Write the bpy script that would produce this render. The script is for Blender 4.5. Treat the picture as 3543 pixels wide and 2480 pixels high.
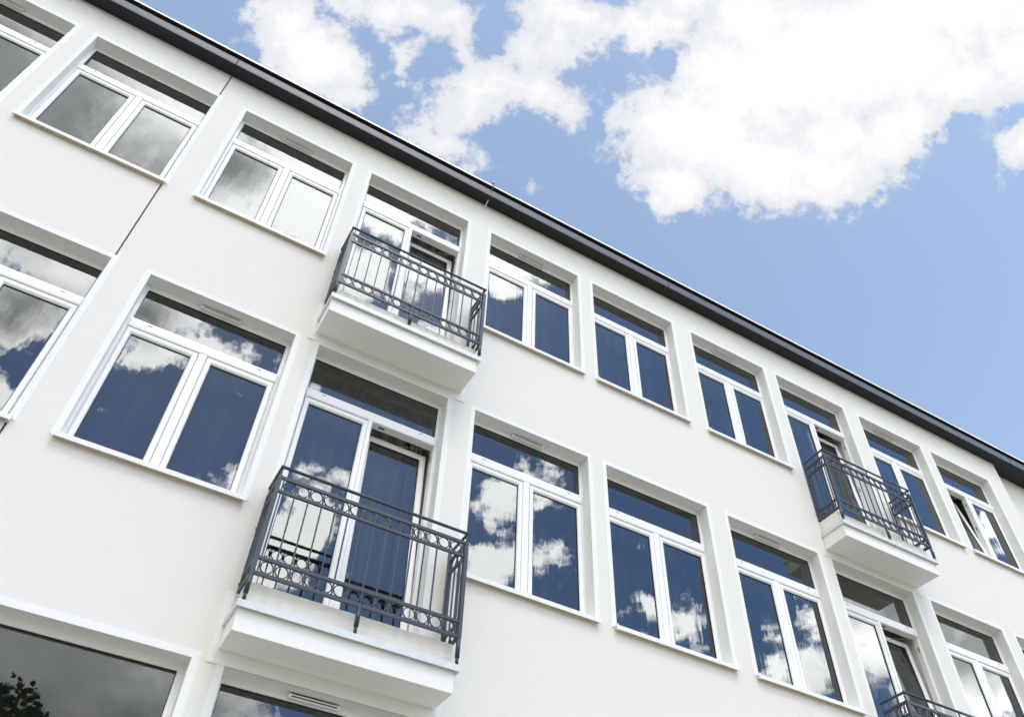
import bpy, bmesh, math, random
from mathutils import Vector, Matrix
random.seed(7)
for o in list(bpy.data.objects): bpy.data.objects.remove(o)
S = bpy.context.scene
COL = S.collection
# ------------------------------------------------------------------ camera
RIGHT = Vector((0.86503269, -0.50075291, 0.03106398))
DOWN = Vector((0.38694163, 0.62645314, -0.67663331))
FWD = Vector((0.31936597, 0.59732988, 0.73566459))
cam_d = bpy.data.cameras.new('camera'); cam = bpy.data.objects.new('camera', cam_d); COL.objects.link(cam)
cam.matrix_world = Matrix(((RIGHT.x, -DOWN.x, -FWD.x, 0), (RIGHT.y, -DOWN.y, -FWD.y, -5.771), (RIGHT.z, -DOWN.z, -FWD.z, 0), (0, 0, 0, 1)))
cam_d.sensor_width = 36; cam_d.sensor_fit = 'HORIZONTAL'; cam_d.lens = 36*2878.13/3543
cam_d.clip_end = 3000; cam_d.clip_start = .05
S.camera = cam
# ------------------------------------------------------------------ exposure
S.view_settings.view_transform = 'Standard'; S.view_settings.look = 'None'
S.view_settings.gamma = 1; S.view_settings.exposure = 0.7
S.cycles.max_bounces = 7; S.cycles.diffuse_bounces = 4; S.cycles.glossy_bounces = 4; S.cycles.transparent_max_bounces = 12
# ------------------------------------------------------------------ sun
SUN = Vector((.0, -1.0, 2.05)).normalized()
sd = bpy.data.lights.new('sun', 'SUN'); so = bpy.data.objects.new('sun', sd); COL.objects.link(so)
sd.energy = 0.72; sd.angle = math.radians(13); sd.color = (1, .90, .78)
so.rotation_euler = SUN.to_track_quat('Z', 'Y').to_euler(); so.location = (3, -20, 20)
# ------------------------------------------------------------------ sky
W = bpy.data.worlds.new('World'); S.world = W; W.use_nodes = True
nt = W.node_tree; N = nt.nodes; L = nt.links; N.clear()
def nd(t, **k):
    n = N.new(t)
    for a, b in k.items(): setattr(n, a, b)
    return n
def setin(n, i, v):
    if isinstance(v, bpy.types.NodeSocket): L.new(v, n.inputs[i])
    else: n.inputs[i].default_value = v
def ma(op, a, b=None, c=None, clamp=False):
    n = nd('ShaderNodeMath', operation=op, use_clamp=clamp); setin(n, 0, a)
    if b is not None: setin(n, 1, b)
    if c is not None: setin(n, 2, c)
    return n.outputs[0]
def vm(op, a, b=None, out=0, sc=None):
    n = nd('ShaderNodeVectorMath', operation=op); setin(n, 0, a)
    if b is not None: setin(n, 1, b)
    if sc is not None: setin(n, 'Scale', sc)
    return n.outputs[out]
def mixc(f, a, b):
    n = nd('ShaderNodeMix', data_type='RGBA'); setin(n, 0, f); setin(n, 6, a); setin(n, 7, b); return n.outputs[2]
def mr(v, a, b, c=0., d=1., smooth=True):
    n = nd('ShaderNodeMapRange', interpolation_type='SMOOTHSTEP' if smooth else 'LINEAR'); setin(n, 0, v)
    for i, x in enumerate((a, b, c, d)): n.inputs[i+1].default_value = x
    return n.outputs[0]
def noise(v, scale, detail=8, rough=.55, dist=0., dim='3D', out=0, lac=2.0):
    n = nd('ShaderNodeTexNoise', noise_dimensions=dim); setin(n, 'Vector', v)
    n.inputs['Scale'].default_value = scale; n.inputs['Detail'].default_value = detail
    n.inputs['Roughness'].default_value = rough; n.inputs['Distortion'].default_value = dist
    n.inputs['Lacunarity'].default_value = lac
    return n.outputs[out]
sky = nd('ShaderNodeTexSky', sky_type='NISHITA')
sky.sun_disc = False; sky.sun_elevation = math.asin(SUN.z); sky.sun_rotation = math.atan2(SUN.x, SUN.y)
sky.altitude = 100; sky.air_density = 1.0; sky.dust_density = .6; sky.ozone_density = 2.0
tc = nd('ShaderNodeTexCoord'); D = tc.outputs['Generated']
sep = nd('ShaderNodeSeparateXYZ'); L.new(D, sep.inputs[0])
ay = ma('ABSOLUTE', sep.outputs[1])
cmb = nd('ShaderNodeCombineXYZ'); L.new(sep.outputs[0], cmb.inputs[0]); L.new(ay, cmb.inputs[1]); L.new(sep.outputs[2], cmb.inputs[2])
DD = cmb.outputs[0]
# sky chart: gnomonic chart of the upper sky about a fixed compass direction, one for the half
# above the building and one for the half the windows look out to
zz = ma('MAXIMUM', vm('DOT_PRODUCT', DD, tuple(FWD), out=1), .12)
pp = ma('DIVIDE', vm('DOT_PRODUCT', DD, tuple(RIGHT), out=1), zz)
qq = ma('DIVIDE', vm('DOT_PRODUCT', DD, tuple(DOWN), out=1), zz)
back = ma('LESS_THAN', sep.outputs[1], 0.)
c2 = nd('ShaderNodeCombineXYZ'); L.new(pp, c2.inputs[0]); L.new(qq, c2.inputs[1]); L.new(ma('MULTIPLY', back, 7.3), c2.inputs[2])
PQ = c2.outputs[0]
def warp(v, scale, amt, detail=6):
    nz = noise(v, scale, detail, .6, out=1)
    return vm('ADD', v, vm('SCALE', vm('SUBTRACT', nz, (.5, .5, .5)), sc=amt))
PW = warp(warp(PQ, 5.5, .075, 3), 20, .040, 7)
flat = nd('ShaderNodeSeparateXYZ'); L.new(PW, flat.inputs[0])
def blobs(lst, after=None):
    acc = None
    for b in lst:
        x, y, a, c = b[:4]; rot = b[4] if len(b) > 4 else 0; g = b[5] if len(b) > 5 else 1
        # the running result rides along in z (scaled to nothing) so that the clouds are evaluated one after another
        c3 = nd('ShaderNodeCombineXYZ'); L.new(flat.outputs[0], c3.inputs[0]); L.new(flat.outputs[1], c3.inputs[1])
        if acc is not None: L.new(acc, c3.inputs[2])
        elif after is not None: L.new(after, c3.inputs[2])
        m = nd('ShaderNodeMapping', vector_type='TEXTURE'); L.new(c3.outputs[0], m.inputs[0])
        m.inputs['Location'].default_value = ((x-1148)/1865.1, (y-803.5)/1865.1, 0)
        m.inputs['Rotation'].default_value = (0, 0, math.radians(rot))
        m.inputs['Scale'].default_value = (a/1865.1, c/1865.1, 1e6)
        r = vm('LENGTH', m.outputs[0], out=1)
        s = min(a, c, 110)/1865.1
        f = ma('MULTIPLY_ADD', r, -s, s-(1-g)*.03)
        acc = f if acc is None else ma('SMOOTH_MAX', acc, f, .006)
    return acc
# x, y, half-width, half-height, turn, weight of each cloud in the chart
FRONT = [(1870, 310, 130, 80, 0), (650, 40, 105, 80, 10), (715, 120, 118, 95, 25), (765, 200, 60, 38, 50), (562, 45, 45, 14, -40, .6),
 (900, 135, 40, 42, 0, .7), (872, 80, 26, 22, 0, .7), (885, 195, 26, 28, 0, .6), (940, 190, 34, 30, 60, .6),
 (900, 10, 150, 62, 8), (1010, 55, 80, 62, 35), (1052, 130, 46, 75, -15), (1060, 215, 118, 72, -18), (1010, 265, 85, 42, -25),
 (985, 335, 85, 50, 30), (1005, 372, 36, 26, 40), (945, 300, 40, 25, 50, .8), (1190, 205, 105, 55, 12), (1240, 245, 55, 26, 35, .8), (1285, 185, 40, 16, -25, .6),
 (1240, 110, 110, 62, -12), (1180, 130, 50, 60, 20, .7), (1300, 40, 150, 62, 5), (1450, 50, 150, 62, 0), (1560, 95, 75, 34, 40, .8),
 (1165, 290, 18, 10, 40, .5), (1480, 70, 60, 40, 30), (1540, 10, 120, 50, 0),
 (1960, 130, 430, 190, 0), (1700, 190, 220, 150, 0), (1560, 300, 175, 110, 20), (1470, 260, 65, 60, 60), (1400, 300, 55, 30, -35, .8),
 (1510, 410, 100, 78, 25), (1720, 370, 230, 92, 5), (1880, 390, 120, 62, -5), (1870, 450, 26, 40, 10, .7), (1640, 440, 60, 34, 0, .7),
 (2010, 300, 160, 95, -30), (2150, 210, 150, 90, -15), (2270, 140, 120, 100, 0), (2120, 30, 300, 120, 0), (1700, 60, 120, 90, 0),
 (2285, 340, 62, 50, -30), (2222, 425, 34, 26, -50, .6), (2250, 200, 70, 34, -20, .8),
 (1190, 442, 34, 16, 20, .5), (1568, 590, 44, 14, 20, .2), (1480, 560, 16, 16, 0, .3)]
HOLES = [(1088, 80, 38, 62, 8), (1110, 35, 45, 24, -30, .7), (955, 145, 40, 50, 25), (1230, 95, 18, 36, 20, .5), (1480, 130, 40, 42, 30, .9), (2150, 335, 70, 40, -38), (2262, 272, 60, 17, -32)]
BACK = [(1040, 370, 100, 60, 20), (1010, 450, 40, 30, 0, .7), (300, 1548, 40, 14, 0), (650, 360, 140, 80, 25), (150, 330, 560, 330, 25), (300, 640, 250, 130, 15), (60, 700, 110, 75, 0), (370, 790, 110, 60, -10), (470, 760, 170, 40, 22),
 (20, 880, 60, 50, 0), (230, 912, 36, 10, 8, .6), (495, 835, 30, 22, 30, .6), (640, 800, 70, 22, 25, .8),
 (690, 480, 110, 90, 30), (880, 480, 100, 60, 20), (960, 500, 60, 30, 15, .7), (1120, 590, 110, 62, 20), (1130, 655, 60, 38, 10), (820, 640, 80, 90, 0, .9), (980, 690, 70, 60, 20, .8), (1050, 740, 60, 40, 0, .7),
 (680, 1055, 50, 22, 0, .8), (770, 1075, 70, 34, -20), (700, 1180, 95, 70, -35), (640, 1250, 90, 60, -20), (560, 1080, 80, 50, -20), (480, 1070, 45, 24, 0, .8),
 (860, 1300, 60, 34, 0), (920, 1330, 60, 40, 20), (870, 1370, 90, 30, 0, .8), (1215, 1060, 62, 30, 10), (1120, 1110, 80, 42, 12), (1215, 1120, 42, 30, 0),
 (1130, 1250, 110, 40, 5), (1080, 1290, 70, 40, 0), (1225, 1250, 44, 22, 0, .8), (1235, 1310, 15, 34, 10, .5), (1130, 1180, 40, 22, 40, .6),
 (1415, 1215, 36, 13, 30, .6), (1385, 1200, 10, 30, 0, .5), (1440, 1380, 46, 34, 0), (1540, 1390, 50, 48, 0), (1530, 1320, 24, 36, 0, .7), (1585, 1440, 45, 32, 0),
 (1725, 1390, 18, 50, 10, .7), (1790, 1330, 26, 36, 30, .7), (1838, 1375, 36, 52, 20), (1755, 1490, 26, 40, 0), (1835, 1500, 50, 60, 0), (1800, 1545, 60, 30, 0),
 (2040, 1400, 190, 170, 20), (2220, 1480, 150, 130, 0), (2240, 1205, 28, 55, -30, .9), (1700, 1250, 40, 12, 20, .4),
 (240, 1560, 360, 210, 0), (520, 1570, 62, 60, 0), (1000, 1680, 190, 60, 0)]
nf = ma('SUBTRACT', noise(PQ, 9, 9, .62), .5)
nf2 = ma('SUBTRACT', noise(PQ, 36, 9, .68), .5)
rag = ma('ADD', ma('MULTIPLY', nf, .062), ma('MULTIPLY', nf2, .046))
F1 = ma('ADD', ma('ADD', blobs(FRONT), .006), rag)
H1 = ma('ADD', blobs(HOLES, F1), ma('MULTIPLY', nf2, .05))
F1 = ma('SMOOTH_MIN', F1, ma('MULTIPLY', H1, -1.6), .01)
F2 = ma('ADD', blobs(BACK), rag)
# clouds outside the charted part: generic cover
far = ma('MAXIMUM', ma('DIVIDE', ma('ABSOLUTE', pp), .70), ma('DIVIDE', ma('ABSOLUTE', qq), .50))
gen = ma('MULTIPLY', ma('SUBTRACT', noise(D, 2.6, 10, .58, .3), .40), .45)
gen = ma('SUBTRACT', gen, mr(far, .95, 1.25, .25, 0.))
F1 = ma('MAXIMUM', F1, gen); F2 = ma('MAXIMUM', F2, ma('ADD', gen, 0.015))
cov1 = mr(F1, -.005, .014); cov2 = mr(F2, -.004, .012)
EX = 2**.7
CF, CB = 1.0/EX, 7.4/EX         # radiance of the clouds over the roof and of the sunlit ones facing the windows
K = 0.15                    # background strength
nsoft = noise(PQ, 7, 6, .5)
thick1 = mr(F1, .0, .06)
g1 = mixc(mr(ma('ADD', ma('MULTIPLY', thick1, 1.25), ma('MULTIPLY', ma('SUBTRACT', nsoft, .5), 1.4)), .0, 1.), (CF*.82/K, CF*.84/K, CF*.88/K, 1), (CF*1.02/K, CF*1.02/K, CF*1.02/K, 1))
thick2 = mr(F2, .012, .075)
# grey undersides of the big clouds
grey = noise(PQ, 5, 5, .5)
GREY = [(0, 250, 400, 240, 22), (500, 360, 100, 60, 20), (1950, 1330, 110, 60, 20), (1990, 1560, 110, 60, 20), (330, 690, 90, 60, 20), (60, 680, 90, 50, 0), (150, 1560, 420, 230, 10), (2060, 1330, 190, 110, 25), (2200, 1440, 110, 80, 0), (480, 1600, 60, 60, 0), (800, 1700, 80, 60, 0)]
fg = ma('ADD', blobs(GREY), ma('MULTIPLY', nf, .10))
gr0 = mr(ma('ADD', grey, ma('MULTIPLY', thick2, .30)), .56, .86)
gr = ma('MAXIMUM', ma('MULTIPLY', gr0, .22), mr(fg, -.03, .03))
gr = ma('MULTIPLY', gr, mr(blobs([(715, 515, 120, 62, 25)]), -.03, .03, 1., 0.))
gcol = mixc(mr(nsoft, .32, .68), (1.35/EX/K, 1.42/EX/K, 1.40/EX/K, 1), (2.1/EX/K, 2.15/EX/K, 2.1/EX/K, 1))
low = mr(blobs([(80, 1560, 400, 200, 10)]), -.02, .04)
gcol = mixc(ma('MULTIPLY', low, .8), gcol, mixc(mr(nsoft, .36, .66), (.62/EX/K, .68/EX/K, .68/EX/K, 1), (1.6/EX/K, 1.66/EX/K, 1.6/EX/K, 1)))
gcol = mixc(mr(blobs([(296, 1546, 60, 24, 10), (560, 1590, 50, 20, 0)]), -.02, .02, 0., .6), gcol, (2.6/EX/K, 2.65/EX/K, 2.6/EX/K, 1))
g2 = mixc(gr, (CB/K, CB*1.0/K, CB*.985/K, 1), gcol)
g2 = mixc(mr(far, 1.0, 1.35), g2, (1.58/EX/K, 1.57/EX/K, 1.52/EX/K, 1))
blue1 = vm('MULTIPLY', sky.outputs[0], (1.47, 1.27, 1.04))
blue2 = vm('MULTIPLY', sky.outputs[0], (.88, 1.04, 1.20))
s1 = mixc(cov1, blue1, g1); s2 = mixc(cov2, blue2, g2)
bga = nd('ShaderNodeBackground'); L.new(s1, bga.inputs[0]); bga.inputs[1].default_value = K
bgb = nd('ShaderNodeBackground'); L.new(s2, bgb.inputs[0]); bgb.inputs[1].default_value = K
bg = nd('ShaderNodeMixShader'); L.new(back, bg.inputs[0]); L.new(bga.outputs[0], bg.inputs[1]); L.new(bgb.outputs[0], bg.inputs[2])
W.cycles.sampling_method = 'MANUAL'; W.cycles.sample_map_resolution = 512
wo = nd('ShaderNodeOutputWorld'); L.new(bg.outputs[0], wo.inputs[0])

# ------------------------------------------------------------------ materials
def mat(name, col, rough=.6, metal=0., bump=None, var=None, spec=.5):
    m = bpy.data.materials.new(name); m.use_nodes = True; t = m.node_tree; b = t.nodes['Principled BSDF']
    b.inputs['Base Color'].default_value = (*col, 1); b.inputs['Roughness'].default_value = rough
    b.inputs['Metallic'].default_value = metal; b.inputs['Specular IOR Level'].default_value = spec
    c = t.nodes.new('ShaderNodeTexCoord')
    if bump:
        prev = None
        for sc, dist, det in bump:
            n = t.nodes.new('ShaderNodeTexNoise'); n.inputs['Scale'].default_value = sc; n.inputs['Detail'].default_value = det
            n.inputs['Roughness'].default_value = .6
            t.links.new(c.outputs['Object'], n.inputs['Vector'])
            u = t.nodes.new('ShaderNodeBump'); u.inputs['Distance'].default_value = dist; u.inputs['Strength'].default_value = 1
            t.links.new(n.outputs[0], u.inputs['Height'])
            if prev: t.links.new(prev.outputs[0], u.inputs['Normal'])
            prev = u
        t.links.new(prev.outputs[0], b.inputs['Normal'])
    if var:   # (scale, amount, colour)
        cur = None
        for sc, amt, c2_, stretch in var:
            mp = t.nodes.new('ShaderNodeMapping'); mp.inputs['Scale'].default_value = stretch
            t.links.new(c.outputs['Object'], mp.inputs[0])
            n = t.nodes.new('ShaderNodeTexNoise'); n.inputs['Scale'].default_value = sc; n.inputs['Detail'].default_value = 7; n.inputs['Roughness'].default_value = .62
            t.links.new(mp.outputs[0], n.inputs['Vector'])
            r = t.nodes.new('ShaderNodeMapRange'); r.inputs[1].default_value = .42; r.inputs[2].default_value = .72
            r.inputs[3].default_value = 0; r.inputs[4].default_value = amt; t.links.new(n.outputs[0], r.inputs[0])
            x = t.nodes.new('ShaderNodeMix'); x.data_type = 'RGBA'
            if cur is None: x.inputs[6].default_value = (*col, 1)
            else: t.links.new(cur, x.inputs[6])
            x.inputs[7].default_value = (*c2_, 1); t.links.new(r.outputs[0], x.inputs[0]); cur = x.outputs[2]
        t.links.new(cur, b.inputs['Base Color'])
    return m
U = (1, 1, 1)
PLASTER = mat('rough_cream_plaster', (.765, .75, .722), .95, bump=[(120, .0030, 4), (32, .0012, 4)], var=[(1.3, .25, (.755, .742, .715), U), (6, .12, (.73, .72, .69), (1, 1, .35))], spec=.2)
TRIM = mat('smooth_white_render', (.81, .818, .82), .9, bump=[(60, .0008, 4)], var=[(3, .3, (.79, .79, .77), U)], spec=.2)
SLABM = mat('painted_concrete', (.84, .84, .83), .9, bump=[(120, .0015, 3), (6, .004, 3)], var=[(5, .3, (.78, .775, .75), (1, 1, .3)), (2, .2, (.78, .78, .76), U)], spec=.2)
SCREED = mat('rough_cream_screed', (.81, .80, .755), .95, bump=[(14, .005, 8), (60, .003, 5)], var=[(7, .4, (.66, .65, .57), (.25, 1, 4)), (22, .3, (.60, .58, .50), (.2, 1, 4))], spec=.15)
PVC = mat('white_plastic', (.84, .845, .85), .32, var=[(2, .15, (.80, .80, .80), U)])
SEAL = mat('black_rubber', (.015, .015, .016), .6)
GAP = mat('sash_gap_shade', (.36, .37, .37), .7)  # grey painted as the shade in the gap round each sash
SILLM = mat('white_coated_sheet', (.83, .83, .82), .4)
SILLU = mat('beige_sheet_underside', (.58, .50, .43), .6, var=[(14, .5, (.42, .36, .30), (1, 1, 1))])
ZINC = mat('weathered_zinc', (.66, .69, .70), .5, metal=.2, var=[(12, .5, (.50, .53, .54), (1, 1, 1)), (40, .3, (.65, .66, .66), (1, 1, 1))])
IRON = mat('anthracite_paint', (.031, .045, .062), .42, bump=[(40, .0006, 3)], var=[(9, .25, (.048, .060, .074), U)])
GUT = mat('anthracite_sheet_metal', (.085, .100, .116), .55, bump=[(3, .006, 4)], var=[(2.2, .5, (.085, .092, .096), (1, 1, 1)), (30, .3, (.14, .15, .155), (1, 1, 1))])
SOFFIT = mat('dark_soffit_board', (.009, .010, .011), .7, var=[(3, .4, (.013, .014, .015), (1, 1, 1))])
WHITEMETAL = mat('white_drip_edge', (.85, .85, .84), .45)
ROOFT = mat('dark_roof_sheet', (.04, .04, .04), .7)
JOINT = mat('grey_joint_sealant', (.10, .10, .10), .9, bump=[(60, .003, 4)])
INNER = mat('interior_plaster', (.76, .745, .69), .9)
FLOORI = mat('interior_floor', (.22, .17, .12), .6)
BRASS = mat('dull_steel_fitting', (.35, .33, .30), .4, metal=.9)
def curtain_mat(name, c1, c2_, per):
    m = mat(name, c1, .9); t = m.node_tree; b = t.nodes['Principled BSDF']
    c = t.nodes.new('ShaderNodeTexCoord'); w = t.nodes.new('ShaderNodeTexWave'); w.bands_direction = 'X'
    w.inputs['Scale'].default_value = per; w.inputs['Distortion'].default_value = .4
    t.links.new(c.outputs['Object'], w.inputs[0])
    x = t.nodes.new('ShaderNodeMix'); x.data_type = 'RGBA'; x.inputs[6].default_value = (*c1, 1); x.inputs[7].default_value = (*c2_, 1)
    t.links.new(w.outputs[1], x.inputs[0]); t.links.new(x.outputs[2], b.inputs['Base Color'])
    return m
CURT = curtain_mat('grey_curtain_cloth', (.34, .335, .315), (.19, .19, .18), 1.8)  # second tone paints the shade of the folds into the cloth
CURTB = curtain_mat('brown_striped_cloth', (.52, .44, .34), (.24, .15, .10), 9)
def glass_mat(name, dist, ior=1.9):
    m = bpy.data.materials.new(name); m.use_nodes = True; t = m.node_tree; t.nodes.clear()
    o = t.nodes.new('ShaderNodeOutputMaterial'); mx = t.nodes.new('ShaderNodeMixShader')
    tr = t.nodes.new('ShaderNodeBsdfTransparent'); tr.inputs[0].default_value = (.50, .53, .54, 1)
    gl = t.nodes.new('ShaderNodeBsdfGlossy'); gl.inputs['Roughness'].default_value = 0.0; gl.inputs[0].default_value = (.97, 1, 1, 1)
    fr = t.nodes.new('ShaderNodeFresnel'); fr.inputs[0].default_value = ior
    c = t.nodes.new('ShaderNodeTexCoord'); mp = t.nodes.new('ShaderNodeMapping')
    mp.inputs['Scale'].default_value = (3.2, 1, .9); t.links.new(c.outputs['Object'], mp.inputs[0])
    n = t.nodes.new('ShaderNodeTexNoise'); n.inputs['Scale'].default_value = 2.2; n.inputs['Detail'].default_value = 2.5; n.inputs['Roughness'].default_value = .5
    t.links.new(mp.outputs[0], n.inputs['Vector'])
    b = t.nodes.new('ShaderNodeBump'); b.inputs['Distance'].default_value = dist
    t.links.new(n.outputs[0], b.inputs['Height']); t.links.new(b.outputs[0], gl.inputs['Normal'])
    t.links.new(fr.outputs[0], mx.inputs[0]); t.links.new(tr.outputs[0], mx.inputs[1]); t.links.new(gl.outputs[0], mx.inputs[2])
    t.links.new(mx.outputs[0], o.inputs[0])
    return m
GLASS = glass_mat('wavy_window_glass', .0005)
GLASS2 = glass_mat('fixed_window_glass', .0003)

# ------------------------------------------------------------------ mesh helpers
class MB:
    def __init__(s): s.bm = bmesh.new(); s.mats = []
    def mi(s, m):
        if m not in s.mats: s.mats.append(m)
        return s.mats.index(m)
    def face(s, pts, m, smooth=False):
        vs = [s.bm.verts.new(p) for p in pts]; f = s.bm.faces.new(vs); f.material_index = s.mi(m); f.smooth = smooth; return f
    def box(s, x0, x1, y0, y1, z0, z1, m, bev=0.):
        ps = [(x, y, z) for x in (x0, x1) for y in (y0, y1) for z in (z0, z1)]
        v = [s.bm.verts.new(p) for p in ps]; fs = []
        for q in ((0, 1, 3, 2), (4, 6, 7, 5), (0, 4, 5, 1), (2, 3, 7, 6), (0, 2, 6, 4), (1, 5, 7, 3)):
            f = s.bm.faces.new([v[i] for i in q]); f.material_index = s.mi(m); fs.append(f)
        if bev:
            es = list({e for f in fs for e in f.edges})
            r = bmesh.ops.bevel(s.bm, geom=es, offset=bev, segments=2, affect='EDGES', profile=.6, clamp_overlap=True)
    def sweep(s, prof, x0, x1, z0, z1, axis, m, cap=True, smooth=False):
        """profile extruded: axis 'x': prof=(y,z) from x0 to x1"""
        a = [s.bm.verts.new((x0, p[0], p[1])) if axis == 'x' else s.bm.verts.new((p[0], p[1], z0)) for p in prof]
        b = [s.bm.verts.new((x1, p[0], p[1])) if axis == 'x' else s.bm.verts.new((p[0], p[1], z1)) for p in prof]
        n = len(prof)
        for i in range(n):
            j = (i+1) % n; mm = m[i] if isinstance(m, (list, tuple)) else m
            f = s.bm.faces.new((a[i], a[j], b[j], b[i])); f.material_index = s.mi(mm); f.smooth = smooth
        if cap:
            mm = m[0] if isinstance(m, (list, tuple)) else m
            for c in (a, b):
                f = s.bm.faces.new(c); f.material_index = s.mi(mm)
    def ring(s, x0, x1, z0, z1, prof, m, T=None, w=(1, 1, 1, 1), sides=(1, 1, 1, 1), ms=None):
        """mitred rectangular frame; prof = [(inset, y)]; w = inset factors left,right,bottom,top"""
        rows = []
        for t, y in prof:
            r = [Vector((x0+t*w[0], y, z0+t*w[2])), Vector((x1-t*w[1], y, z0+t*w[2])), Vector((x1-t*w[1], y, z1-t*w[3])), Vector((x0+t*w[0], y, z1-t*w[3]))]
            if T: r = [T @ p for p in r]
            rows.append([s.bm.verts.new(p) for p in r])
        order = (2, 1, 3, 0)  # bottom,right,top,left -> sides index (l,r,b,t)
        sd_ = (sides[2], sides[1], sides[3], sides[0])
        for k in range(len(rows)-1):
            for i in range(4):
                if not sd_[i]: continue
                j = (i+1) % 4
                f = s.bm.faces.new((rows[k][i], rows[k][j], rows[k+1][j], rows[k+1][i])); f.material_index = s.mi(ms[k] if ms else m)
    def tube(s, pts, r, m, n=10, cap=True):
        rings = []
        for i, p in enumerate(pts):
            p = Vector(p)
            if i == 0: d = Vector(pts[1])-p
            elif i == len(pts)-1: d = p-Vector(pts[i-1])
            else: d = (Vector(pts[i+1])-p).normalized()+(p-Vector(pts[i-1])).normalized()
            d.normalize(); u = d.orthogonal().normalized() if i == 0 else (u - d*u.dot(d)).normalized()
            v = d.cross(u); rr = r[i] if isinstance(r, (list, tuple)) else r
            rings.append([s.bm.verts.new(p+(u*math.cos(a)+v*math.sin(a))*rr) for a in [2*math.pi*k/n for k in range(n)]])
        for a, b in zip(rings, rings[1:]):
            for k in range(n):
                f = s.bm.faces.new((a[k], a[(k+1) % n], b[(k+1) % n], b[k])); f.smooth = True; f.material_index = s.mi(m)
        if cap:
            for rr in (rings[0], rings[-1]):
                f = s.bm.faces.new(rr); f.material_index = s.mi(m)
    def torus(s, c, ax, R, r, m, n=28, k=8, w=None):
        """flat-bar circle: ring in plane spanned by ax (Vector) and z; R radius, r half thickness, w half depth"""
        c = Vector(c); ax = Vector(ax); zv = Vector((0, 0, 1)); nrm = ax.cross(zv); w = w or r
        rings = []
        for i in range(n):
            a = 2*math.pi*i/n; o = ax*math.cos(a)+zv*math.sin(a)
            rings.append([s.bm.verts.new(c+o*(R+r*math.cos(b))+nrm*w*math.sin(b)) for b in [2*math.pi*j/k for j in range(k)]])
        for i in range(n):
            a, b = rings[i], rings[(i+1) % n]
            for j in range(k):
                f = s.bm.faces.new((a[j], a[(j+1) % k], b[(j+1) % k], b[j])); f.smooth = True; f.material_index = s.mi(m)
    def build(s, name, parent=None, label=None, loc=None, T=None):
        bmesh.ops.recalc_face_normals(s.bm, faces=s.bm.faces)
        me = bpy.data.meshes.new(name); s.bm.to_mesh(me); s.bm.free()
        for m in s.mats: me.materials.append(m)
        o = bpy.data.objects.new(name, me); COL.objects.link(o)
        if parent: o.parent = parent
        if label: o['label'] = label
        if loc: o.location = loc
        return o
def empty(name, loc=(0, 0, 0), parent=None):
    o = bpy.data.objects.new(name, None); COL.objects.link(o); o.location = loc; o.empty_display_size = .3
    if parent: o.parent = parent
    return o
def tag(o, label=None, cat=None, group=None, kind=None):
    for k, v in (('label', label), ('category', cat), ('group', group), ('kind', kind)):
        if v: o[k] = v
    return o

# ------------------------------------------------------------------ ground
m = MB(); m.face([(-900, -900, -1.6), (900, -900, -1.6), (900, 900, -1.6), (-900, 900, -1.6)],
    mat('lawn_and_worn_earth', (.26, .25, .16), .95, bump=[(20, .03, 6)], var=[(.15, .7, (.36, .34, .27), U), (3, .5, (.20, .22, .11), U)]))
tag(m.build('ground'), 'lawn and worn earth in front of the building', kind='structure')
m = MB(); m.box(-40, 30, -3.2, -1.2, -1.6, -1.52, mat('grey_paving_slabs', (.50, .48, .44), .85, bump=[(30, .004, 5)], var=[(2, .5, (.40, .385, .35), U)]))
tag(m.build('pavement'), 'grey paved path along the foot of the facade', kind='structure')

# ------------------------------------------------------------------ building
BLD = empty('apartment_building', (0, 0, -1.6))
tag(BLD, 'white plastered three-storey building with grey balconies and dark eaves', 'building')
OFF = Vector((0, 0, 1.6))
def part(mb, name, parent=BLD, label=None):
    o = mb.build(name, parent, label)
    o.matrix_parent_inverse = Matrix.Identity(4)
    if parent is BLD: o.location = OFF
    return o
zA, sA, zB, sB, zC = 9.372, 7.365, 6.072, 4.039, 2.735
WEST, EAST, ZT = -14.0, 12.936, 9.955
colsA = {1: (-4.20, -2.735), 2: (-2.492, -1.078), 3: (-.723, .668), 4: (.932, 2.333), 5: (2.682, 4.062), 6: (4.309, 5.690), 7: (6.047, 7.428), 8: (7.684, 9.077), 9: (9.42, 10.813), 10: (11.064, 12.472)}
colsB = {0: (-2.50, -1.087), 1: (-.732, .680), 2: (.925, 2.351), 3: (2.674, 4.094), 4: (4.335, 5.751), 5: (6.071, 7.494), 6: (7.73, 9.148), 7: (9.475, 10.86), 8: (11.142, 12.54), -1: (-4.21, -2.75)}
colsC = {1: (-2.50, .711), 2: (.942, 2.351), 3: (2.674, 4.094), 4: (4.335, 5.751), 5: (6.071, 7.494), 6: (7.73, 9.148), 7: (9.475, 10.86), 8: (11.142, 12.54)}
OP = []   # x0,x1,z0,z1
FLB, FLA = 3.262, 6.62    # balcony floors
for k, (a, b) in colsA.items(): OP.append((a, b, FLA if k in (4, 8) else sA+.03, zA))
for k, (a, b) in colsB.items(): OP.append((a, b, FLB if k in (2, 6) else sB+.03, zB))
for k, (a, b) in colsC.items(): OP.append((a, b, .75, zC))
GR = [(-1.082, -1.066, zA+.0, ZT, .02), (-1.082, -1.066, zB+.0, sA+.0, .02), (-1.082, -1.066, zC+.06, sB, .02)]
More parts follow.
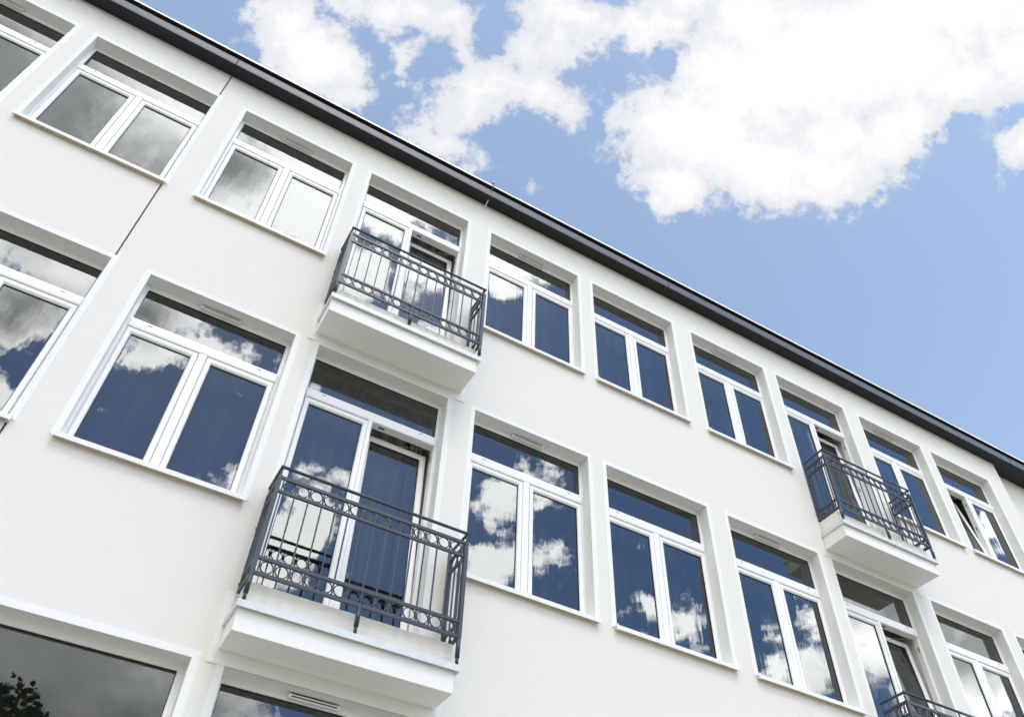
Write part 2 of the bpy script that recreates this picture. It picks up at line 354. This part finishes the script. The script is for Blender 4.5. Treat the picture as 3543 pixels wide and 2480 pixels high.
def sheet(mb, x0, x1, z0, z1, y, ops, m):
    xs = sorted({x0, x1, *[v for o in ops for v in o[:2] if x0 < v < x1]}); zs = sorted({z0, z1, *[v for o in ops for v in o[2:4] if z0 < v < z1]})
    vd = {}
    def v(i, j):
        if (i, j) not in vd: vd[i, j] = mb.bm.verts.new((xs[i], y, zs[j]))
        return vd[i, j]
    for i in range(len(xs)-1):
        for j in range(len(zs)-1):
            cx, cz = (xs[i]+xs[i+1])/2, (zs[j]+zs[j+1])/2
            if any(o[0] < cx < o[1] and o[2] < cz < o[3] for o in ops): continue
            f = mb.bm.faces.new((v(i, j), v(i+1, j), v(i+1, j+1), v(i, j+1))); f.material_index = mb.mi(m)
w = MB()
sheet(w, WEST, EAST, -1.6, ZT, 0, OP+[g[:4] for g in GR], PLASTER)
sheet(w, WEST, EAST, -1.6, ZT, .36, OP, INNER)
for g in GR:
    x0, x1, z0, z1, d = g
    w.face([(x0, 0, z0), (x0, d, z0), (x0, d, z1), (x0, 0, z1)], PLASTER); w.face([(x1, 0, z0), (x1, d, z0), (x1, d, z1), (x1, 0, z1)], PLASTER)
    w.face([(x0, d, z0), (x1, d, z0), (x1, d, z1), (x0, d, z1)], JOINT)
for x0, x1, z0, z1 in OP:
    for a, b, mm in ((0, .135, TRIM), (.205, .36, INNER)):
        w.face([(x0, a, z0), (x0, b, z0), (x0, b, z1), (x0, a, z1)], mm); w.face([(x1, a, z0), (x1, b, z0), (x1, b, z1), (x1, a, z1)], mm)
        w.face([(x0, a, z1), (x1, a, z1), (x1, b, z1), (x0, b, z1)], mm); w.face([(x0, a, z0), (x1, a, z0), (x1, b, z0), (x0, b, z0)], mm)
w.face([(EAST, 0, -1.6), (EAST, .17, -1.6), (EAST, .17, ZT), (EAST, 0, ZT)], PLASTER)
sheet(w, EAST, 40, -1.6, ZT, .17, [], PLASTER)
w.face([(40, .17, -1.6), (40, 11, -1.6), (40, 11, ZT), (40, .17, ZT)], PLASTER)
w.face([(WEST, 0, -1.6), (WEST, 11, -1.6), (WEST, 11, ZT), (WEST, 0, ZT)], PLASTER)
w.face([(WEST, 11, -1.6), (40, 11, -1.6), (40, 11, ZT), (WEST, 11, ZT)], PLASTER)
part(w, 'wall')
# smooth surrounds
w = MB()
def surround(x0, x1, z0, z1, t=.060):
    y = -.004
    o = [(x0-t, z0), (x0-t, z1+t), (x1+t, z1+t), (x1+t, z0)]; i = [(x0, z0), (x0, z1), (x1, z1), (x1, z0)]
    for k in range(3):
        a, b, c, d = o[k], o[k+1], i[k+1], i[k]
        w.face([(a[0], y, a[1]), (b[0], y, b[1]), (c[0], y, c[1]), (d[0], y, d[1])], TRIM)
        w.face([(a[0], y, a[1]), (b[0], y, b[1]), (b[0], .001, b[1]), (a[0], .001, a[1])], TRIM)
        w.face([(d[0], y, d[1]), (c[0], y, c[1]), (c[0], 0, c[1]), (d[0], 0, d[1])], TRIM)
for k, (a, b) in colsA.items(): surround(a, b, (FLA if k in (4, 8) else sA+.035), zA, .055 if k != 2 else .052)
for k, (a, b) in colsB.items(): surround(a, b, (FLB if k in (2, 6) else sB+.035), zB, .055)
for k, (a, b) in colsC.items(): surround(a, b, .75, zC, .058)
part(w, 'window_surround')
# interior shell
w = MB()
for z in (-.3, 3.18, 6.52):
    w.box(WEST+.1, 39.9, .37, 8, z-.22, z, FLOORI)
w.box(WEST+.1, 39.9, .37, 8, 9.6, 9.8, INNER)
for z in (3.18-.225, 6.52-.225): w.face([(WEST+.1, .37, z), (39.9, .37, z), (39.9, 8, z), (WEST+.1, 8, z)], INNER)
w.face([(WEST+.1, 5, -1.6), (39.9, 5, -1.6), (39.9, 5, 9.9), (WEST+.1, 5, 9.9)], INNER)
for x in (-7.8, -4.6, -2.62, -.9, .80, 2.5, 4.2, 5.88, 7.58, 9.28, 10.98, 12.8): w.box(x-.05, x+.05, .362, 5, -.3, 9.6, INNER)
part(w, 'interior_wall')

# eave
def eave(mb_s, x0, x1, yw):
    pass
e = MB(); YF = -.178
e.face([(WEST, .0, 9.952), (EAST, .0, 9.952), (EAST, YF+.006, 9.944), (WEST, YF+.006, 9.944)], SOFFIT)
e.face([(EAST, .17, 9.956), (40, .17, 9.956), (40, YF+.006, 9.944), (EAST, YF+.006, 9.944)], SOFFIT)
part(e, 'soffit')
e = MB()
prof = [(YF+.006, 9.944), (YF-.004, 9.941), (YF-.006, 9.985), (YF-.001, 10.05), (YF+.010, 10.11), (YF+.030, 10.150), (YF+.16, 10.15), (YF+.16, 10.02), (YF+.014, 9.9475)]
XS = [WEST, -7.8, -1.073, 5.6, 13.2, 20, 27, 40]
for i in range(len(XS)-1):
    e.sweep(prof, XS[i]+.003, XS[i+1]-.003, 0, 0, 'x', GUT)
for x in XS[1:-1]:
    pr = [(p[0]-.004 if k < 6 or k == 8 else p[0], p[1]-(.004 if k in (0, 1) else 0)) for k, p in enumerate(prof)]
    e.sweep(pr, x-.012, x+.0, 0, 0, 'x', SOFFIT)
part(e, 'gutter_fascia')
e = MB()
zr = 10.163
e.sweep([(YF-.022, zr), (YF-.022, zr+.036), (YF+.2, zr+.06), (YF+.2, zr)], WEST, 40, 0, 0, 'x', [WHITEMETAL, WHITEMETAL, WHITEMETAL, SOFFIT])
part(e, 'drip_edge')
e = MB(); x = WEST
while x < 30:
    l = random.uniform(.15, .4); e.box(x, x+l, YF-.0225, YF+.1, zr+.0385, zr+.045, ROOFT); x += random.uniform(1.1, 2.2)
e.sweep([(YF+.01, zr+.04), (5.5, 11.9), (11.2, 10.2), (11.2, 10.0), (YF+.2, zr-.001)], WEST-.2, 40.2, 0, 0, 'x', ROOFT)
part(e, 'roof')
# lightning conductor
c = MB()
c.tube([(2.553, -.17, 10.215), (2.553, -.21, 10.262), (2.553, -.215, 10.20), (2.551, -.205, 10.09), (2.545, -.165, 9.985), (2.548, -.10, 9.965)], .0045, IRON, 6)
c.tube([(2.548, -.115, 9.972), (2.544, -.02, 9.87)], .0075, WHITEMETAL, 8)
c.tube([(2.544, -.02, 9.875), (2.538, -.012, 9.79), (2.538, .004, 9.782)], .003, ZINC, 6)
c.box(2.535, 2.571, -.225, -.195, 10.235, 10.262, ZINC, .004)
c.tube([(2.50, -.185, 10.215), (2.553, -.21, 10.255)], .004, IRON, 6)
part(c, 'lightning_conductor')

# ------------------------------------------------------------------ windows
FR = [(-.003, .205), (-.003, .132), (.62, .132), (.90, .137), (1., .147), (1., .205)]     # fixed frame profile, inset in units of w
def sashprof(yf):
    return [(0, yf+.062), (0, yf+.008), (.10, yf+.002), (.28, yf), (.70, yf+.002), (.88, yf+.008), (1., yf+.018), (1., yf+.06)]
def pane(name, x0, x1, z0, z1, y, m, parent, T=None):
    mb = MB(); ps = [Vector(p) for p in ((x0, y, z0), (x1, y, z0), (x1, y, z1), (x0, y, z1))]
    if T: ps = [T @ p for p in ps]
    mb.face(ps, m); o = mb.build(name, parent)
    if o.data.polygons[0].normal.y > 0: o.data.flip_normals()
    return o
def sash(parent, x0, x1, z0, z1, T=None, glass=GLASS, yf=.112, wd=(.05, .05, .06, .06), name='sash'):
    sb = MB(); sb.ring(x0, x1, z0, z1, sashprof(yf), PVC, T, wd)
    # rubber seal round the glass
    g = (x0+wd[0], x1-wd[1], z0+wd[2], z1-wd[3])
    sb.ring(g[0], g[1], g[2], g[3], [(0, yf+.0185), (.005, yf+.0195), (.005, yf+.03)], SEAL, T)
    sb.ring(x0-.004, x1+.004, z0-.004, z1+.004, [(0, yf+.030), (.004, yf+.030)], GAP, T)  # painted shade line between sash and frame
    s = sb.build(name, parent)
    return s, pane('pane', g[0]+.002, g[1]-.002, g[2]+.002, g[3]-.002, yf+.027, glass, parent, T)
def tilt(xh, yh, zh, ang):
    return Matrix.Translation((0, yh, zh)) @ Matrix.Rotation(-ang, 4, 'X') @ Matrix.Translation((0, -yh, -zh))
def bar_h(mb, x0, x1, z0, z1, yf=.108):
    pr = [(.205, z0), (yf+.010, z0), (yf+.003, z0+.006), (yf, z0+.022), (yf, z1-.022), (yf+.003, z1-.008), (yf+.012, z1), (.205, z1)]
    mb.sweep(pr, x0, x1, 0, 0, 'x', PVC)
def bar_v(mb, x0, x1, z0, z1, yf=.112):
    pr = [(x0, .20), (x0, yf+.010), (x0+.005, yf+.003), (x0+.015, yf), (x1-.015, yf), (x1-.005, yf+.003), (x1, yf+.010), (x1, .20)]
    mb.sweep(pr, 0, 0, z0, z1, 'z', PVC)
CURTAINS = []
def window(name, x0, x1, zs, zt, vent=False, open_=None, door=False, sill=True, label=None, curtain=None, drop=.587, single=False):
    P = empty(name, (0, 0, 1.6), BLD)
    if label: P['label'] = label
    zb = zs+.035
    zt0, zt1 = zt-drop, zt-drop+.113
    f = MB(); wl, wr = .036, .034
    if single:
        f.ring(x0, x1, zb, zt, FR, PVC, None, (.045, .045, .055, .050))
        f.ring(x0+.045, x1-.045, zb+.055, zt-.05, [(0, .1475), (.005, .149), (.005, .16)], SEAL)
        f.build('frame', P); pane('pane', x0+.045, x1-.045, zb+.05, zt-.05, .155, GLASS2, P)
        return P
    f.ring(x0, x1, zb, zt, FR, PVC, None, (wl, wr, .045, .052))
    bar_h(f, x0+wl-.004, x1-wr+.004, zt0, zt1)
    # seal of the top light
    f.ring(x0+wl, x1-wr, zt1, zt-.052, [(0, .1475), (.005, .149), (.005, .165)], SEAL)
    cx = (x0+x1)/2+.002
    for dx in (.205, .205):
        pass
    for sx in (x0+.20, x1-.20):
        f.box(sx-.019, sx+.019, .1065, .112, zt0+.073, zt0+.079, SEAL)
    if not door: bar_v(f, cx-.038, cx+.038, zb+.04, zt0+.001)
    f.build('frame', P)
    pane('pane', x0+wl, x1-wr, zt1-.01, zt-.05, .153, GLASS2, P)
    if not door:
        L_ = (x0+wl, cx-.042); R_ = (cx+.042, x1-wr)
        zb1, zt2 = zb+.045, zt0-.010
        for i, (a, b) in enumerate((L_, R_)):
            T = None
            if open_ == i: T = tilt(0, .17, zb1, math.radians(7.6))
            sash(P, a, b, zb1, zt2, T, yf=.112 if T is None else .125)
            if T is not None: fittings(P, a, b, zb1, zt2, i)
    else:
        zb1, zt2 = zb+.02, zt0-.010
        sash(P, x0+wl, cx-.035, zb1, zt2)
        mb = MB(); bar_v(mb, cx-.037, cx+.006, zb1, zt0-.004, .100); mb.build('mullion', P)
        T = tilt(0, .17, zb1, math.radians(3.7))
        sash(P, cx+.012, x1-wr-.01, zb1, zt2-.012, T, yf=.135, name='door_leaf', wd=(.058, .062, .08, .062))
        fittings(P, cx+.01, x1-wr-.012, zb1, zt2, 1)
    if sill:
        sb = MB(); a, b = x0-.022, x1+.022
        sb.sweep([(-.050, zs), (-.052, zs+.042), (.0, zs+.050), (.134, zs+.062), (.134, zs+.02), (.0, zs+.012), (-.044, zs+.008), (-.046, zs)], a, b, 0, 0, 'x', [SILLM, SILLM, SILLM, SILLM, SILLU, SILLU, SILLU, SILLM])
        s_ = sb.build('window_sill', P)
        for q, sgn in ((a, -1), (b, 1)):
            cb = MB(); lo, hi = (q-.010, q+.004) if sgn < 0 else (q-.004, q+.010)
            cb.sweep([(-.056, zs-.008), (-.056, zs+.052), (-.040, zs+.060), (-.002, zs+.064), (-.002, zs+.035), (-.036, zs+.030), (-.044, zs-.008)], lo, hi, 0, 0, 'x', SILLM)
            cb.build('sill_cap', P)
    if vent:
        vb = MB(); zc = zt-.031; xa, xb = (x0+x1)/2-.195, (x0+x1)/2+.195
        vb.box(xa, xb, .094, .1315, zc-.016, zc+.016, PVC, .003)
        vb.box(xa+.02, xb-.02, .0925, .095, zc-.006, zc+.003, mat_slot)
        vb.box(xa+.01, xb-.01, .100, .1315, zc+.0165, zc+.021, mat_slot)
        vb.build('trickle_vent', P)
    return P
mat_slot = mat('vent_slot_shadow_gap', (.05, .05, .045), .8)
def fittings(P, a, b, z0, z1, side):
    g = MB()
    g.box(a+.08, a+.14, .150, .166, z1+.002, z1+.010, SEAL)
    g.box(a+.095, a+.125, .146, .1495, z1+.000, z1+.010, BRASS)
    g.build('strike_plate', P); g = MB()
    g.tube([(b-.02, .185, z1-.005), (b-.16, .235, z1-.012), (b-.30, .262, z1-.03)], .004, BRASS, 6)
    g.build('tilt_arm', P)
    xs = b+.006 if side else b+.004
    for zc in (z0+.55*(z1-z0), z1-.14):
        g = MB()
        g.box(xs-.008, xs+.003, .150, .165, zc-.03, zc+.03, BRASS, .002)
        g.box(xs-.010, xs-.004, .152, .160, zc-.008, zc+.008, SEAL)
        g.build('hinge', P)
def curtain(x0, x1, z0, z1, label, mt=CURT, y=.50, seed=0, brown=False):
    r = random.Random(seed); mb = MB(); n = int((x1-x0)*110); top = []; bot = []
    ph = r.random()*6
    for i in range(n+1):
        x = x0+(x1-x0)*i/n
        yy = y+.022*math.sin(x*46+ph+1.5*math.sin(x*9+ph))+.010*math.sin(x*17+2*ph)
        top.append(mb.bm.verts.new((x, yy, z1))); bot.append(mb.bm.verts.new((x+.01*math.sin(x*13), yy*1.02, z0)))
    for i in range(n):
        f = mb.bm.faces.new((bot[i], bot[i+1], top[i+1], top[i])); f.smooth = True; f.material_index = mb.mi(mt)
    o = mb.build('curtain'); tag(o, label, 'curtain', 'curtains behind the windows'); return o

TXT = {'A2': 'window left of the wall joint in the top row', 'A3': 'top-row window left of the upper near balcony', 'A5': 'top-row window right of the upper near balcony',
 'A6': 'second top-row window right of the upper near balcony', 'A7': 'top-row window left of the far upper balcony', 'A9': 'top-row window right of the far upper balcony',
 'B1': 'large middle-row window left of the lower near balcony', 'B3': 'middle-row window right of the lower near balcony', 'B4': 'second middle-row window right of the lower near balcony',
 'B5': 'middle-row window left of the balcony in the bottom right corner'}
for k, (a, b) in colsA.items():
    if k in (4, 8): window('balcony_door', a, b, FLA-.035, zA, door=True, sill=False, label='white balcony door with its right leaf tilted inward')
    else: window('window', a, b, sA, zA, vent=k in (1, 3, 5, 7, 9), open_=0 if k == 10 else None, label='window with its left casement tilted open' if k == 10 else None)
for k, (a, b) in colsB.items():
    if k in (2, 6): window('balcony_door', a, b, FLB-.035, zB, door=True, sill=False, label='white balcony door with its right leaf tilted inward')
    else: window('window', a, b, sB, zB, vent=k in (1, 3, 5))
for k, (a, b) in colsC.items():
    if k == 1: window('window', a, b, .715, zC, sill=True, single=True, label='wide single-pane ground floor window')
    else: window('window', a, b, .715, zC, vent=k == 2, drop=.9)
for key, t in TXT.items():
    k = int(key[1:]); a, b = (colsA if key[0] == 'A' else colsB)[k]
    z0, z1 = (6.6, 9.5) if key[0] == 'A' else (3.3, 6.2)
    curtain(a+.02, b-.02, z0, z1, 'grey pleated curtain behind the '+t, seed=hash(key) % 97 if False else k*7+ord(key[0]))
curtain(.95, 2.15, 6.6, 9.5, 'grey pleated curtain behind the upper near balcony door', seed=3)
curtain(2.16, 2.42, 6.6, 9.5, 'brown striped curtain in the gap of the upper near balcony door', CURTB, .47, seed=4)
curtain(.95, 2.18, 3.3, 6.2, 'grey pleated curtain behind the lower near balcony door', seed=5)
curtain(2.19, 2.44, 3.3, 6.2, 'brown striped curtain in the gap of the lower near balcony door', CURTB, .47, seed=6)
curtain(7.72, 8.6, 6.6, 9.5, 'grey curtain behind the far upper balcony door', seed=8)

# ------------------------------------------------------------------ balconies
def balcony(x0, x1, zb, yf, zfloor, rx0, rx1, ry, rz0, rz1, patch=True):
    """slab x0..x1, underside zb, front y yf; railing rx0..rx1 at y ry from rz0 (bottom rail) to rz1 (top of panel)"""
    P = empty('balcony', (0, 0, 1.6), BLD); zf = zb+.172
    s = MB(); s.box(x0, x1, yf, .0-.0005, zb, zf, SLABM, .004); s.build('slab', P)
    s = MB(); s.box(x0+.035, x1-.0, yf+.065, -.001, zf+.054, zfloor, SCREED, .006)
    bmesh.ops.subdivide_edges(s.bm, edges=[e_ for e_ in s.bm.edges if e_.calc_length() > .2], cuts=30, use_grid_fill=True)
    rr = random.Random(int(x0*100))
    for v in s.bm.verts:
        if v.co.y < yf+.08 or v.co.z > zfloor-.01: v.co += Vector((0, rr.uniform(-.0008, .0008), rr.uniform(-.001, .001)))
    s.build('screed', P)
    s = MB()
    s.sweep([(yf-.034, zf-.006), (yf-.036, zf+.046), (yf+.10, zf+.054), (yf+.10, zf+.0005), (yf-.006, zf+.0005), (yf-.029, zf-.006)], x0-.022, x1+.03, 0, 0, 'x', ZINC)
    s.box(x0-.022, x0+.10, yf+.101, -.0015, zf+.0005, zf+.050, ZINC); s.box(x1-.10, x1+.03, yf+.101, -.0015, zf+.0005, zf+.050, ZINC)
    s.box(x0-.022, x0-.001, yf-.03, -.0015, zf-.006, zf+.0002, ZINC); s.box(x1+.001, x1+.03, yf-.03, -.0015, zf-.006, zf+.0002, ZINC)
    s.build('edge_flashing', P)
    if patch:
        s = MB(); y = -.0075
        for a, b in ((x0-.058, x0-.0005), (x1+.0005, x1+.058)): s.box(a, b, y, .001, zb-.05, zfloor+.02, TRIM)
        s.box(x0-.058, x1+.058, y, .001, zb-.105, zb-.0505, TRIM); s.box(x0+.0005, x1-.0005, y, .001, zb-.0500, zb-.0005, TRIM)
        s.build('wall_patch', P)
    # railing as a part with its sub-parts is too deep, so its members are parts of the balcony
    R = MB(); h = rz1-rz0; pw = .016
    bands = [(rz1-.030, rz1), (rz1-.158, rz1-.130), (rz0+.128, rz0+.156), (rz0, rz0+.030)]
    yb = -.035
    for x in (rx0+pw, rx1-pw): R.box(x-pw, x+pw, ry-pw, ry+pw, rz0, rz1, IRON, .002)
    for x in (rx0+pw, rx1-pw): R.box(x-.012, x+.012, yb-.012, yb+.012, rz0, rz1, IRON, .002)
    for a, b in bands:
        R.box(rx0+2*pw, rx1-2*pw, ry-.010, ry+.010, a, b, IRON, .002)
        for x in (rx0+pw, rx1-pw): R.box(x-.010, x+.010, ry+pw, yb-.012, a, b, IRON, .002)
    R.build('railing_frame', P)
    n = 14; xa, xb = rx0+.052, rx1-.056; pit = (xb-xa)/n
    protos = {}
    def rod(x, y, a, b, q=.0055):
        k = round(b-a, 4); nm = 'baluster' if k > .3 else 'divider_bar'
        if k not in protos:
            R = MB(); R.box(-q, q, -q, q, -.002, b-a+.002, IRON); protos[k] = o = R.build(nm, P)
        else: o = protos[k].copy(); COL.objects.link(o)
        o.location = (x, y, a)
    for i in range(n+1):
        x = xa+pit*i
        rod(x, ry, bands[1][1], bands[0][0]); rod(x, ry, bands[2][1], bands[1][0]); rod(x, ry, bands[3][1], bands[2][0])
    for xq in (rx0+pw, rx1-pw):
        for i in range(3):
            y = ry+.050+(yb-.036-ry-.050)*i/2
            for a, b in ((bands[1][1], bands[0][0]), (bands[3][1], bands[2][0])): rod(xq, y, a, b)
        for i in range(4):
            y = ry+.045+(yb-.04-ry-.045)*i/3
            rod(xq, y, bands[2][1], bands[1][0])
    rad = .0475; rp = None
    for a, b in ((bands[1][1], bands[0][0]), (bands[3][1], bands[2][0])):
        zc = (a+b)/2; p2 = (yb-.036-ry-.050)/2
        spots = [(xa+pit*(i+.5), ry, 0) for i in range(n)]+[(xq, ry+.050+p2*(i+.5), math.pi/2) for xq in (rx0+pw, rx1-pw) for i in range(2)]
        for x, y, rz in spots:
            if rp is None: R = MB(); R.torus((0, 0, 0), (1, 0, 0), min(rad, (b-a)/2-.001), 0.0048, IRON, w=.007); o = rp = R.build('ring_ornament', P)
            else: o = rp.copy(); COL.objects.link(o)
            o.location = (x, y, zc); o.rotation_euler.z = rz
    R = MB(); zh = rz1+.085
    R.tube([(rx0+.012, yb+.015, zh), (rx0+.012, ry-.006, zh)], .0135, IRON, 12)
    R.tube([(rx1-.012, yb+.015, zh), (rx1-.012, ry-.006, zh)], .0135, IRON, 12)
    R.tube([(rx0-.0015, ry-.004, zh), (rx1+.0015, ry-.004, zh)], .0138, IRON, 12)
    for x, y in ((rx0+.016, ry+.006), ((rx0+rx1)/2, ry), (rx1-.016, ry+.006), (rx0+.016, yb), (rx1-.016, yb)):
        R.box(x-.006, x+.006, y-.006, y+.006, rz1-.002, zh-.002, IRON)
    R.build('handrail', P)
    for x in (rx0+.016, (rx0+rx1)/2, rx1-.016):
        R = MB(); R.tube([(x, ry, rz0+.001), (x, ry, rz0-.155)], .0185, IRON, 12); R.tube([(x, ry, rz0-.15), (x, ry, zf+.045)], .0135, IRON, 12)
        R.tube([(x, ry-.017, rz0-.085), (x, ry-.026, rz0-.085)], .006, SEAL, 6)
        R.build('foot_post', P)
    for x in (rx0+.016, rx1-.016):
        for z in (rz0+.10*h, rz0+.66*h):
            R = MB(); R.tube([(x, yb-.01, z), (x, .004, z)], .006, IRON, 8); R.tube([(x, .0, z), (x, -.008, z)], .015, IRON, 8); R.build('wall_anchor', P)
    return P
balcony(.863, 2.548, 2.84, -.315, FLB, .862, 2.562, -.342, 3.268, 4.160)
balcony(.855, 2.478, 6.205, -.362, FLA, .842, 2.510, -.366, 6.640, 7.512)
balcony(7.668, 9.300, 6.185, -.362, FLA-.01, 7.690, 9.350, -.366, 6.620, 7.495)
balcony(7.79, 9.49, 2.84, -.315, FLB, 7.800, 9.500, -.342, 3.268, 4.160)

# ------------------------------------------------------------------ trees across the way (seen in the ground floor glass)
BARK = mat('grey_brown_bark', (.10, .08, .06), .9, bump=[(14, .03, 6)])
LEAF = mat('dark_green_leaves', (.055, .085, .028), .6, var=[(1.2, .8, (.075, .11, .03), U), (5, .4, (.03, .05, .015), U)])
def tree_mesh(seed, H):
    r = random.Random(seed); tr = MB(); lv = MB(); tips = []
    def limb(p, d, ln, rad, depth):
        pts = [p]; rads = [rad]; q = p.copy(); dd = d.copy(); n = 5
        for i in range(n):
            dd = (dd+Vector((r.uniform(-.18, .18), r.uniform(-.18, .18), r.uniform(-.02, .14)))).normalized()
            q = q+dd*ln/n; pts.append(q.copy()); rads.append(rad*(1-.75*(i+1)/n))
        tr.tube(pts, rads, BARK, 7 if depth < 2 else 4, cap=False)
        if depth >= 1: tips.extend(pts[2:])
        if depth < 2:
            for i in range(5 if depth else 13):
                t = r.uniform(.35 if depth == 0 else .25, 1.); k = min(int(t*n), n-1); base = pts[k].lerp(pts[k+1], t*n-k if t < 1 else 1)
                a = r.uniform(0, 6.28); up = r.uniform(.15, .9)
                nd_ = Vector((math.cos(a), math.sin(a), up)).normalized()
                if depth == 0: l2 = H*.36*(1.25-.75*t)
                else: l2 = ln*.55
                limb(base, nd_, l2*r.uniform(.75, 1.15), rads[k]*.55, depth+1)
    limb(Vector((0, 0, 0)), Vector((0, 0, 1)), H*.93, H*.022, 0)
    zc, rx, rz = H*.66, H*.27, H*.34
    # crown: rough clumps spread through an uneven dome, every clump wrapped in small leaves
    lobes = [(r.uniform(0, 6.28), r.uniform(-.4, 1.2), r.uniform(.05, .20)) for _ in range(9)]
    g5 = (1+5**.5)/2; IV = [Vector(p).normalized() for p in ((-1, g5, 0), (1, g5, 0), (-1, -g5, 0), (1, -g5, 0), (0, -1, g5), (0, 1, g5), (0, -1, -g5), (0, 1, -g5), (g5, 0, -1), (g5, 0, 1), (-g5, 0, -1), (-g5, 0, 1))]
    IF = ((0, 11, 5), (0, 5, 1), (0, 1, 7), (0, 7, 10), (0, 10, 11), (1, 5, 9), (5, 11, 4), (11, 10, 2), (10, 7, 6), (7, 1, 8), (3, 9, 4), (3, 4, 2), (3, 2, 6), (3, 6, 8), (3, 8, 9), (4, 9, 5), (2, 4, 11), (6, 2, 10), (8, 6, 7), (9, 8, 1))
    mi = lv.mi(LEAF)
    for _ in range(3800):
        d = Vector((r.gauss(0, 1), r.gauss(0, 1), r.gauss(0, 1))).normalized(); a = math.atan2(d.y, d.x)
        bulge = 1+sum(h*math.exp(-(((a-p+math.pi) % 6.283-math.pi)**2+(d.z-q)**2)*5) for p, q, h in lobes)-.12
        rho = r.uniform(.45, 1.0)**.6*bulge
        c = Vector((d.x*rx*rho, d.y*rx*rho, zc+d.z*rz*rho)); R = r.uniform(.06, .15)
        vs = [lv.bm.verts.new(c+v*R*r.uniform(.6, 1.1)) for v in IV]
        for f in IF: ff = lv.bm.faces.new([vs[q] for q in f]); ff.material_index = mi
        for _ in range(20):
            n = Vector((r.gauss(0, 1), r.gauss(0, 1), r.gauss(.2, 1))).normalized(); q = c+n*R*r.uniform(.75, 1.6)
            s_ = r.uniform(.022, .055); u = n.orthogonal().normalized(); u = (Matrix.Rotation(r.random()*6.28, 3, n) @ u+n*r.uniform(-.4, .6)).normalized(); w_ = u.cross(n).normalized()
            lv.face([q-u*s_, q-w_*s_*.5, q+u*s_, q+w_*s_*.5], LEAF)
    return tr, lv
def tree(x, y, H, seed, label, proto=None, rz=0., sc=1.):
    P = empty('tree', (x, y, -1.6)); tag(P, label, 'tree', 'trees across the lawn'); P.rotation_euler.z = rz; P.scale = (sc, sc, sc)
    if proto is None:
        t, l = tree_mesh(seed, H); t.build('trunk', P); l.build('crown', P)
    else:
        for ch in proto.children:
            c_ = ch.copy(); COL.objects.link(c_); c_.parent = P
    return P
t1 = tree(-1.5, -25, 14.1, 3, 'tall leafy tree whose top shows in the wide ground floor window')
tree(3.3, -27, 13, 5, 'second leafy tree beside the tallest one, seen in the ground floor glass', t1, 2.1, .86)
tree(-6.5, -26, 13, 5, 'leafy tree left of the tallest one across the lawn', t1, 4.0, .93)
t2 = tree(6.0, -31, 12.5, 9, 'rounded leafy tree right of the group across the lawn')
